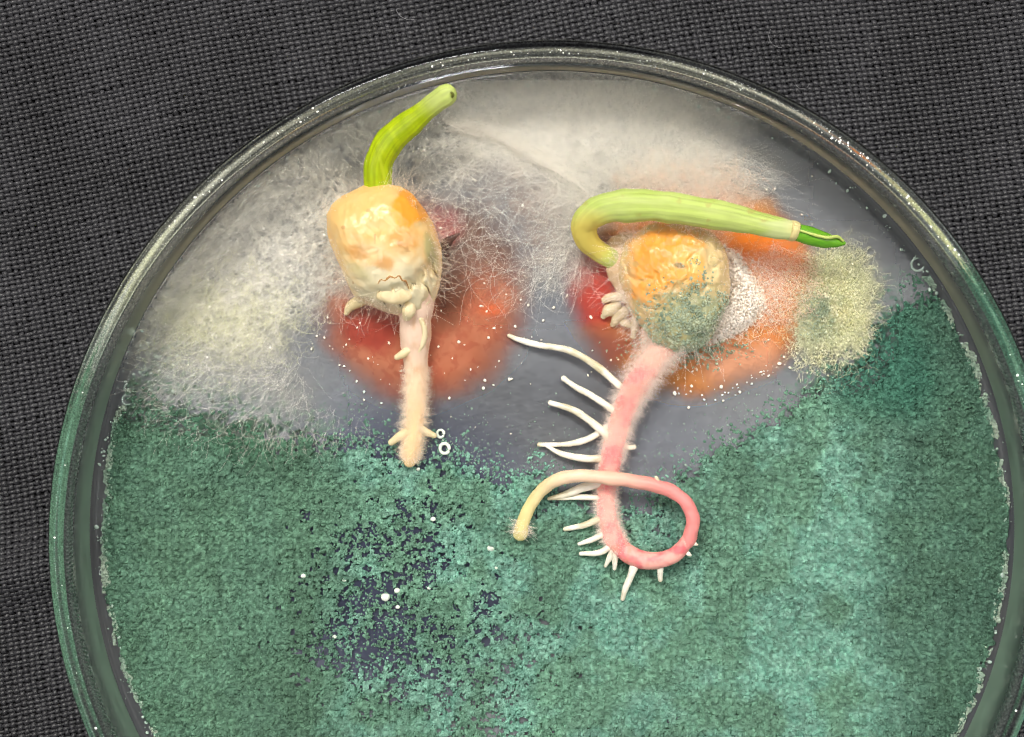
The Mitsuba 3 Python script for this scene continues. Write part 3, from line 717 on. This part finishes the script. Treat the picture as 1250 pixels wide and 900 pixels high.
def root_hairs(path, n, length, rad, seed, t0=0.0, t1=1.0, low=-0.2, M=5, dens=None):
    g = np.random.default_rng(seed)
    P, r = path[:, :3], path[:, 3]
    t = np.gradient(P, axis=0); t /= np.linalg.norm(t, axis=1, keepdims=True)
    s = g.uniform(t0, t1, n) * (len(P) - 1)
    i = np.minimum(s.astype(int), len(P) - 2); w = (s - i)[:, None]
    c, tt, rr = P[i] * (1 - w) + P[i + 1] * w, t[i], r[i] * (1 - w[:, 0]) + r[i + 1] * w[:, 0]
    a = np.cross(tt, [0.05, 0.02, 1]); a /= np.linalg.norm(a, axis=1, keepdims=True); b = np.cross(a, tt)
    ph = g.uniform(low, np.pi - low, n)
    d = np.cos(ph)[:, None] * a + np.sin(ph)[:, None] * b
    d = d + g.normal(0, 0.25, (n, 3)); d /= np.linalg.norm(d, axis=1, keepdims=True)
    L = length * g.uniform(0.4, 1.2, n)
    if dens is not None: L = L * np.interp(s / (len(P) - 1), *dens)
    k = np.linspace(0, 1, M)
    bend = g.normal(0, 0.3, (n, 1, 3)) * (k**2)[None, :, None]
    return threads(c[:, None] + d[:, None] * (rr[:, None, None] * 0.95 + (L[:, None] * k[None])[..., None]) + bend * L[:, None, None], rad * (1.15 - 0.8 * k)[None] * np.ones((n, 1)))


mat('hair_cream', srgb(246, 232, 212), 0.8, 0.2)
obj('root_hair', root_hairs(r1, 3600, 0.75, 0.012, 93, 0.42, 0.98, dens=([0, 0.4, 0.6, 0.9, 1], [0.2, 0.6, 1, 0.8, 0.3])), 'hair_cream', S1, smooth=True, kind='stuff')
obj('seed_fuzz', seed_fuzz(KM1, 700, Z1, 1.1, 0.0075, 95), 'hair_cream', S1, smooth=True, kind='stuff')
tag(S1, 'sprouted yellow maize kernel with curved lime shoot and short straight cream root', 'seedling')

mat('husk', lambda p, n, uv: mix(srgb(58, 40, 36), srgb(96, 66, 54), noise(p.x * 1500, p.y * 1500)), 0.5, 0.4)
obj('husk_sliver', join([tube(pxpath([(540, 306, 6.6, 9), (545, 297, 6.8, 12), (552, 291, 7.0, 8), (560, 286, 7.0, 3)], 14), 10, 0.12, 0.5, seed=4, scale=2),
                         tube(pxpath([(541, 304, 6.5, 6), (545, 312, 6.3, 6), (548, 318, 6.2, 3)], 10), 8, 0.1, 0.5, seed=4, scale=2)]), 'husk', label='dark brown torn husk sliver beside the right flank of the left kernel', cat='husk')

# ---------------------------------------------------------------- second seedling (right): hooked shoot, long looping pink root
S2 = 'maize_seedling_001'
K2 = [(757, 345), (757, 320), (764, 298), (780, 282), (802, 273), (826, 270), (850, 274), (870, 286), (884, 306), (889, 335), (887, 362), (880, 390), (864, 414), (840, 428), (812, 424), (790, 408), (772, 382)]
Z2 = AGAR + 2.8


def seed2_color(p, n, uv):
    x, y = p.x * 1000, p.y * 1000
    E = lambda *a: ell(x, y, *a, z=Z2 + 2)
    k = fbm(x * 0.8, y * 0.8, p.z * 800, 3)
    c = mix(srgb(218, 188, 142), srgb(208, 182, 130), k)
    c = mix(c, srgb(230, 156, 66), 1 - smoothstep(0.65, 1.1, E(815, 325, 52, 56) + 0.8 * (k - 0.5)))
    c = mix(c, srgb(232, 178, 92), 0.7 * (1 - smoothstep(0.3, 1.0, E(838, 322, 34, 26) + 0.7 * (k - 0.5))))
    c = mix(c, srgb(232, 206, 150), 0.8 * (1 - smoothstep(0.5, 1.0, E(868, 330, 12, 50) + 0.6 * (k - 0.5))))
    c = mix(c, srgb(152, 160, 124), 0.9 * (1 - smoothstep(0.55, 1.05, E(842, 390, 54, 50) + 0.8 * (k - 0.5))))
    c = mix(c, srgb(112, 96, 66), 0.85 * (1 - smoothstep(0.3, 0.8, E(828, 324, 17, 7, -0.2) + 1.0 * (k - 0.5))))
    return mix(c, srgb(186, 168, 112), 0.45 * smoothstep(0.55, 0.75, fbm(x * 2.1, y * 2.1, 3.0, 2)))


mat('seed_skin_old', seed2_color, 0.36, 0.5, clearcoat=0.3, clearcoat_gloss=0.8)
v, f = blob([xy(*p, Z2) for p in K2], Z2, 4.0, 180, 96, rough=0.5, scale=0.45, seed=101, power=0.85)
crease = np.abs(meshkit.fbm(np.stack([v[:, 0] * 0.7, v[:, 1] * 0.45, 0 * v[:, 0]], -1), 3, 97) - 0.5) * 2
v[:, 2] -= np.where(v[:, 2] > Z2, 0.20 * np.exp(-(crease / 0.10) ** 2) * np.clip((v[:, 2] - Z2) / 1.5, 0, 1), 0)
v[:, 2] += 0.16 * (meshkit.fbm(v * 1.3, 3, 102) - 0.5) + 0.14 * (meshkit.fbm(v * 3.1, 3, 12) - 0.5)
KM2 = (v, f)
K2N = obj('kernel', KM2, 'seed_skin_old', S2, smooth=True, label='old orange kernel with a cracked top and mouldy lower right side')
mat('husk_flap_skin', lambda p, n, uv: mix(srgb(214, 184, 146), srgb(190, 160, 126), fbm(p.x * 700, p.y * 700, 1.0, 3)), 0.5, 0.3)
obj('husk_flap', blob([xy(*p, 7.0) for p in ((735, 302), (748, 290), (766, 286), (780, 300), (786, 340), (792, 388), (778, 392), (758, 362), (742, 336))], 6.6, 1.1, 60, 20, 0.25, 0.9, 103), 'husk_flap_skin', S2)
mat('green_spore', lambda p, n, uv: mix(srgb(104, 128, 110), srgb(196, 202, 172), fbm(p.x * 1500, p.y * 1500, p.z * 1500, 2)), 0.9, 0.1)
g = np.random.default_rng(104)
nn = normals(*KM2)
fa = KM2[1]; fc = KM2[0][fa].mean(1)
fw = np.linalg.norm(np.cross(KM2[0][fa[:, 1]] - KM2[0][fa[:, 0]], KM2[0][fa[:, 2]] - KM2[0][fa[:, 0]]), axis=1)
fe = ell(fc[:, 0], fc[:, 1], 846, 394, 54, 52, z=Z2 + 2) + 1.3 * (meshkit.fbm(fc * 0.7, 3, 9) - 0.5)
fw = fw * np.clip(1.25 - fe, 0, 1) ** 1.2 * (nn[fa].mean(1)[:, 2] > -0.15) * (meshkit.noise(fc * 1.6, 3) > 0.25)
fi = g.choice(len(fa), 2600, p=fw / fw.sum()); bw = g.dirichlet([1, 1, 1], 2600)
c = (KM2[0][fa[fi]] * bw[..., None]).sum(1) + g.normal(0, 0.05, (2600, 3)) + 0.12 * g.random((2600, 1)) * [0, 0, 1]
obj('mould_patch', clumps(c, 0.05 + 0.07 * g.random(2600), 1.0, seed=105), 'green_spore', S2, smooth=False, kind='stuff', label='grey green powdery mould patch on the kernel')
mat('white_fluff', lambda p, n, uv: mix(srgb(252, 248, 242), srgb(244, 236, 224), fbm(p.x * 1200, p.y * 1200, p.z * 600, 2)), 0.9, 0.1)
FL = Polygon([(884, 300), (903, 312), (920, 338), (936, 368), (930, 384), (912, 402), (890, 412), (872, 420), (872, 380), (886, 350)])
pts = []
while len(pts) < 5200:
    px, py = g.uniform(865, 945), g.uniform(295, 425)
    d = FL.exterior.distance(Point(px, py))
    if FL.contains(Point(px, py)) or d < 3 * g.random():
        pts.append((*xy(px, py, 7), AGAR + 0.5 + g.random() * min(2.4, 0.5 + d * 0.14)))
for _ in range(700):
    px, py = 838 + 34 * g.normal(), 427 + 9 * g.normal()
    q = xy(px, py, 6.5); pts2 = globals().setdefault('FRINGE', []); pts2.append((*q, AGAR + 0.5 + 0.9 * g.random()))
obj('mould_fringe', clumps(FRINGE, 0.05 + 0.08 * g.random(700), 1.0, seed=109), 'green_spore', S2, smooth=False, kind='stuff')
obj('fluff', join([clumps(pts, 0.05 + 0.10 * g.random(len(pts)) ** 2, 1.0, 0, 0.5, seed=106), blob([xy(a, b, 6.5) for a, b in FL.buffer(-7).exterior.coords[:-1]], AGAR + 0.5, 1.0, 110, 40, 0.9, 1.3, 98, 1.3), hyphae(420, lambda x, y: 1.0 * (ell(x, y, 908, 362, 36, 58, 0.3) < 1), 1.1, 0.012, 1.2, 99, None, 1.0)]), 'white_fluff', S2, smooth=True, kind='stuff', label='white granular fluff beside the kernel on its right')
mat('nub_skin', lambda p, n, uv: mix(srgb(204, 184, 146), srgb(222, 206, 170), fbm(p.x * 900, p.y * 900, 2.0, 2)), 0.4, 0.4)
for rows in ([(760, 362, 7.2, 13), (748, 363, 7.0, 15), (738, 366, 6.8, 10)], [(752, 374, 6.8, 16), (742, 380, 6.6, 18), (737, 386, 6.4, 10)], [(768, 398, 6.8, 8), (761, 394, 6.6, 10), (758, 392, 6.4, 6)],
             [(776, 388, 7.0, 12), (775, 400, 6.8, 13), (773, 410, 6.6, 10)], [(762, 380, 6.8, 14), (752, 390, 6.5, 14), (748, 396, 6.3, 8)]):
    obj('root_nub', tube(pxpath([(a, b, z - 0.5, w * 0.85) for a, b, z, w in rows], 14), 12, 0.28, seed=12, scale=1.0), 'nub_skin', S2)


def shoot2_color(p, n, uv):
    x, y = p.x * 1000, p.y * 1000
    c = mix(srgb(166, 188, 84), srgb(190, 202, 124), fbm(x * 0.5, y * 2.6, p.z * 900, 3))
    c = c * (0.84 + 0.34 * fbm(uv.y * 44, uv.x * 7, 1.0, 2))
    c = mix(c, srgb(172, 160, 84), 0.5 * smoothstep(0.66, 0.8, fbm(x * 0.8, y * 1.2, 7.0, 3)))
    c = mix(c, srgb(208, 190, 92), 1 - smoothstep(0.3, 1.05, ell(x, y, 718, 292, 44, 40, z=9.0)))
    c = mix(c, srgb(204, 204, 140), 0.8 * (1 - smoothstep(0.3, 1.0, ell(x, y, 966, 276, 16, 18, z=11.0))))
    return mix(c, srgb(206, 212, 160), 0.6 * smoothstep(0.40, 0.7, fbm(x * 0.35, y * 0.9, 2.0, 2)) * smoothstep(xy(840, 300, 10)[0], xy(940, 300, 10)[0], x))


mat('pale_shoot', shoot2_color, 0.5, 0.35)
s2 = pxpath([(748, 316, 7.0, 24), (730, 306, 7.6, 25), (716, 292, 8.4, 28), (714, 272, 9.4, 32), (734, 256, 10.4, 37), (768, 251, 11.2, 39), (806, 252, 11.7, 39), (850, 258, 11.9, 37), (900, 267, 11.7, 34), (940, 276, 11.3, 29), (970, 282, 11.0, 24)], 110)
S2T = tube(s2, 60, 0.12, 0.86, 11, 0.010, round1=False, seed=13, scale=0.7)
SHK = obj('shoot', S2T, 'pale_shoot', S2, uv=tube.uv, label='thick pale green shoot bent in a hook over the kernel')
col = pxpath([(964, 281, 11.05, 25.5), (969, 282, 11.0, 26), (973, 283, 10.95, 23)], 8)
mat('sheath_rim', srgb(214, 200, 140), 0.5, 0.3)
obj('sheath_edge', tube(col, 20, 0.12, round0=False, round1=False, seed=3, scale=1.4), 'sheath_rim', SHK)
mat('leaf_green', lambda p, n, uv: mix(srgb(112, 170, 40), srgb(80, 146, 30), fbm(p.x * 500, p.y * 3500, 1.0, 2)), 0.3, 0.5)
LF = obj('leaf_tip', tube(pxpath([(966, 282, 11.0, 22), (985, 287, 10.8, 23), (1005, 293, 10.5, 19), (1020, 296, 10.3, 13), (1030, 297, 10.2, 5)], 30), 18, 0.04, 0.8, seed=14), 'leaf_green', S2, label='fresh green rolled leaf tip at the end of the shoot')
mat('leaf_edge', srgb(190, 206, 110), 0.35, 0.5)
obj('fold', tube(pxpath([(978, 282, 11.75, 3), (995, 287, 11.6, 4), (1010, 290, 11.35, 4), (1022, 289, 10.9, 4), (1029, 294, 10.5, 3)], 24), 8, 0.06, seed=2, scale=2), 'leaf_edge', SHK.rsplit('__', 1)[0] + '__leaf_tip')


def pink_color(p, n, uv):
    x, y = p.x * 1000, p.y * 1000
    k = fbm(x * 1.1, y * 1.1, p.z * 700, 3)
    c = mix(srgb(244, 174, 162), srgb(226, 116, 120), smoothstep(0.3, 0.7, k))
    c = mix(c, srgb(206, 132, 108), 0.5 * smoothstep(0.62, 0.78, fbm(x * 0.9 + 5, y * 0.9, 3.0, 3)))
    c = mix(c, srgb(240, 196, 176), 0.8 * (1 - smoothstep(0.3, 1.1, ell(x, y, 800, 432, 40, 26, z=7.0))))
    tail = (1 - smoothstep(xy(700, 585, 7)[0], xy(815, 585, 7)[0], x)) * smoothstep(xy(700, 590, 7)[1], xy(700, 580, 7)[1] + 0.4, y) * 0.0
    return mix(c, c * 0.9, tail)


mat('pink_root', pink_color, 0.42, 0.4)


def tail_color(p, n, uv):
    x, y = p.x * 1000, p.y * 1000
    s = smoothstep(xy(690, 585, 7)[0], xy(835, 600, 7)[0], x)
    c = mix(srgb(238, 206, 176), srgb(234, 142, 138), s)
    c = mix(srgb(226, 212, 146), c, smoothstep(xy(632, 585, 7)[0], xy(700, 600, 7)[0], x))
    return c * (0.92 + 0.16 * fbm(x * 1.5, y * 1.5, 2.0, 2))


mat('pink_tail', tail_color, 0.42, 0.4)
ra = pxpath([(820, 412, 7.6, 34), (803, 432, 7.2, 31), (786, 457, 6.8, 30), (770, 483, 6.5, 28), (758, 512, 6.3, 26), (749, 545, 6.2, 26), (742, 580, 6.1, 24), (740, 610, 6.1, 23), (743, 640, 6.2, 23), (754, 664, 6.5, 23), (774, 680, 6.9, 22), (798, 685, 7.3, 21), (824, 677, 7.7, 19), (841, 658, 8.0, 17)], 130)
rb = pxpath([(827, 675, 7.75, 11), (834, 668, 7.88, 15), (841, 658, 8.02, 17.2), (846, 636, 8.2, 16), (838, 614, 8.3, 16), (820, 600, 8.3, 16), (796, 592, 8.3, 17), (768, 587, 8.4, 16), (738, 583, 8.4, 16), (706, 581, 8.1, 15), (678, 587, 7.6, 15), (658, 602, 7.0, 15), (645, 622, 6.5, 16), (637, 642, 6.2, 17), (635, 652, 6.1, 17)], 110)
RK = obj('root', tube(ra, 26, 0.14, round1=False, seed=15, scale=0.9), 'pink_root', S2, label='long pink main root curling round in a loop')
obj('root_tail', tube(rb, 26, 0.14, round0=True, seed=15, scale=0.9), 'pink_tail', S2, label='thin pale end of the root crossing back over its own loop')
mat('white_root', lambda p, n, uv: mix(srgb(246, 240, 224), srgb(206, 196, 162), smoothstep(0.35, 0.75, fbm(p.x * 700, p.y * 700, p.z * 500, 3))), 0.35, 0.45)
LAT = [[(755, 470, 6.7, 10), (728, 446, 6.6, 10), (695, 428, 6.4, 9.5), (660, 420, 6.1, 9), (634, 414, 5.8, 8.5), (622, 410, 5.6, 8)],
       [(748, 500, 6.5, 9), (722, 482, 6.3, 9), (702, 472, 6.1, 9), (688, 462, 5.8, 9)],
       [(745, 535, 6.4, 11), (722, 516, 6.4, 11), (700, 500, 6.3, 10.5), (672, 492, 6.0, 9.5)],
       [(740, 522, 5.9, 9), (718, 536, 5.8, 9), (690, 541, 5.7, 8), (658, 543, 5.6, 7)],
       [(740, 560, 6.3, 9), (712, 559, 6.2, 9.5), (686, 554, 6.0, 9), (668, 545, 5.8, 7)],
       [(758, 541, 6.2, 7), (767, 546, 6.2, 8), (774, 546, 6.1, 8)],
       [(738, 588, 6.4, 12), (712, 595, 6.4, 13), (690, 602, 6.2, 11), (670, 609, 6.0, 6)],
       [(738, 608, 6.2, 8), (705, 606, 6.0, 9), (672, 609, 5.8, 5)],
       [(740, 630, 6.4, 10), (716, 639, 6.2, 9.5), (701, 644, 6.0, 9), (690, 646, 5.8, 8)],
       [(744, 648, 6.5, 9), (724, 657, 6.3, 9), (707, 664, 5.9, 6)],
       [(752, 662, 6.6, 9), (732, 674, 6.4, 9), (709, 676, 5.9, 7)],
       [(752, 672, 6.7, 8), (752, 684, 6.5, 9), (750, 694, 6.2, 7)],
       [(748, 672, 6.7, 7), (742, 683, 6.4, 8), (739, 691, 6.1, 6)],
       [(776, 686, 6.9, 12), (771, 702, 6.7, 11), (764, 720, 6.3, 9), (760, 731, 5.9, 8)],
       [(806, 686, 7.2, 9), (807, 698, 6.9, 9), (806, 708, 6.5, 8)],
       [(802, 594, 8.4, 8), (801, 586, 8.5, 7), (801, 583, 8.5, 6)],
       [(842, 626, 8.2, 6), (846, 621, 8.2, 6), (847, 618, 8.2, 5)],
       [(845, 650, 8.1, 6), (850, 647, 8.1, 6), (852, 645, 8.1, 4)],
       [(842, 661, 8.0, 6), (848, 664, 7.9, 6), (851, 665, 7.9, 4)],
       [(834, 671, 7.8, 7), (840, 677, 7.8, 6), (843, 678, 7.7, 4)],
       [(700, 466, 6.0, 5), (690, 462, 5.9, 6), (686, 460, 5.8, 5)]]
for i, rows in enumerate(LAT[:20]):
    P_ = pxpath([(a + (b * 7.3 + i) % 3 - 1.5 if 0 < j < len(rows) - 1 else a, b + (a * 5.1 + i) % 3 - 1.5 if 0 < j < len(rows) - 1 else b, z, w * (0.95 - 0.22 * j / (len(rows) - 1))) for j, (a, b, z, w) in enumerate(rows)], 26 if len(rows) > 3 else 14)
    obj('side_root', tube(P_, 14, 0.07, seed=20 + i, scale=1.1), 'white_root', S2)
mat('hair_white', srgb(248, 236, 226), 0.8, 0.2)
obj('root_hair', root_hairs(ra, 8000, 0.8, 0.010, 107, 0.01, 0.72, dens=([0, 0.06, 0.2, 0.32, 0.5, 0.65, 0.75], [1.1, 1.35, 1.3, 1.0, 0.7, 0.7, 0.3])), 'hair_white', S2, smooth=True, kind='stuff', label='fine white fuzz of root hairs along the pink root')
obj('root_hair', root_hairs(rb, 160, 0.7, 0.014, 108, 0.9, 1.0), 'hair_white', S2, smooth=True, kind='stuff')
obj('seed_fuzz', seed_fuzz(KM2, 1500, Z2, 1.3, 0.0075, 96), 'hair_white', S2, smooth=True, kind='stuff')
tag(S2, 'sprouted mouldy orange maize kernel with hooked green shoot and long looping pink root', 'seedling')

# ---------------------------------------------------------------- white grains and bubbles
mat('white_grain_skin', lambda p, n, uv: mix(srgb(236, 240, 228), srgb(206, 222, 206), noise(p.x * 2000, p.y * 2000)), 0.5, 0.4)
GR = [(471, 728, 12, 'large square white grain in the dark gap of the green mould'), (485, 720, 8, 'white grain just right of the large square one'), (486, 740, 6, 'white grain with a dark spot just below the large square one'),
      (371, 702, 7, 'lone white grain on the left part of the green mould'), (409, 776, 6, 'small white grain below the dark gaps of the green mould'), (599, 668, 10, 'pale green white grain in a dark pit below the tip of the looping root'),
      (529, 633, 7, 'flat white grain on the green mould below the end of the short root'), (543, 547, 12, 'ring shaped white grain nearest the tip of the short root'), (538, 529, 9, 'white grain above the ring shaped one beside the tip of the short root'),
      (511, 572, 5, 'tiny white grain right under the tip of the short root'), (421, 707, 5, 'tiny white grain between the lone left grain and the large square one'), (524, 717, 5, 'tiny white grain right of the large square grain'), (606, 692, 5, 'tiny pale grain under the grain in the dark pit')]
for i, (px, py, w, lab) in enumerate(GR):
    r = w * PX / 2
    if 'ring' in lab:
        t = np.linspace(0, 5.6, 22); cx, cy = xy(px, py)
        m = tube(np.stack([cx + r * 0.9 * np.cos(t), cy + r * 1.0 * np.sin(t), 0 * t + AGAR + 0.45, 0 * t + r * 0.36], 1), 8, 0.06, seed=i, scale=3)
    else:
        m = _ico1.copy(); m = m.subdivide_loop(1)
        vv = m.vertices * [r, r * 0.85, r * 0.7]; vv = vv * (1 + 0.35 * (meshkit.fbm(m.vertices * 1.6 + i * 7, 3, i) - 0.5))[:, None] + [*xy(px, py), AGAR + 0.5]
        m = (vv, m.faces)
    obj('white_grain', m, 'white_grain_skin', smooth=True, label=lab, cat='grain', group='white grains on the green mould')
mat('bubble_skin', srgb(170, 190, 180), 0.2, 0.6)
BB = [(1120, 323, 15, 'ring shaped bubble in the agar near the right wall above the green mould'), (158, 474, 11, 'topmost bubble of the row by the left glass wall'), (156, 488, 12, 'second bubble from the top in the row by the left wall'), (154, 503, 10, 'third bubble from the top in the row by the left wall'),
      (152, 519, 12, 'lowest bubble of the row by the left wall'), (161, 405, 10, 'bright round bubble against the upper left glass wall')]
for i, (px, py, w, lab) in enumerate(BB):
    t = np.linspace(0, 2 * np.pi, 33); cx, cy = xy(px, py); r = w * PX / 2
    if 'bright' in lab: m = _ico1.subdivide_loop(1); m = (m.vertices * r * [1, 1, 0.6] + [cx, cy, AGAR + 0.3], m.faces)
    else: m = tube(np.stack([cx + r * np.cos(t), cy + r * np.sin(t), 0 * t + AGAR + 0.12, 0 * t + 0.10], 1), 8, 0.03, round0=False, round1=False, seed=i, scale=3)
    obj('bubble', m, 'bubble_skin', smooth=True, label=lab, cat='bubble')
g = np.random.default_rng(121)
c, s = [], []
for _ in range(520):
    th = g.uniform(0, 2 * np.pi); r_ = 42.1 + g.normal(0, 0.35)
    c.append([r_ * math.cos(th), r_ * math.sin(th), AGAR + 0.35 + 0.3 * g.random()]); s.append(0.05 + 0.14 * g.random() ** 4)
for _ in range(160):
    px, py = g.normal(195, 30), g.normal(435, 28); c.append([*xy(px, py), AGAR + 0.06]); s.append(0.06 + 0.14 * g.random() ** 3)
rb_, rs_ = [], []  # white beads added along the rim in place of lamp glints
for lo, hi, n in ((36, 60, 70), (66, 104, 34), (118, 140, 24), (160, 215, 14), (-20, 26, 16)):
    for _ in range(n):
        th = math.radians(g.uniform(lo, hi)); r_ = 43.75 + 0.55 * g.random() ** 2
        rb_.append([r_ * math.cos(th), r_ * math.sin(th), 14.09 - 0.35 * abs(r_ - 44.15)]); rs_.append(0.045 + 0.07 * g.random() ** 2)
mat('glint_bead', [0.93, 0.93, 0.9], 0.12, 0.8)
obj('rim_glint', clumps(rb_, rs_, 0.7, 1, 0.1, 123), 'glint_bead', 'condensation', smooth=True, kind='stuff', label='white beads added on top of the glass rim to stand for lamp glints')
obj('condensation', clumps(c, s, 0.6, 1, 0.1, 122), 'bubble_skin', smooth=True, label='tiny water beads along the agar edge inside the glass wall', cat='water drops', kind='stuff')
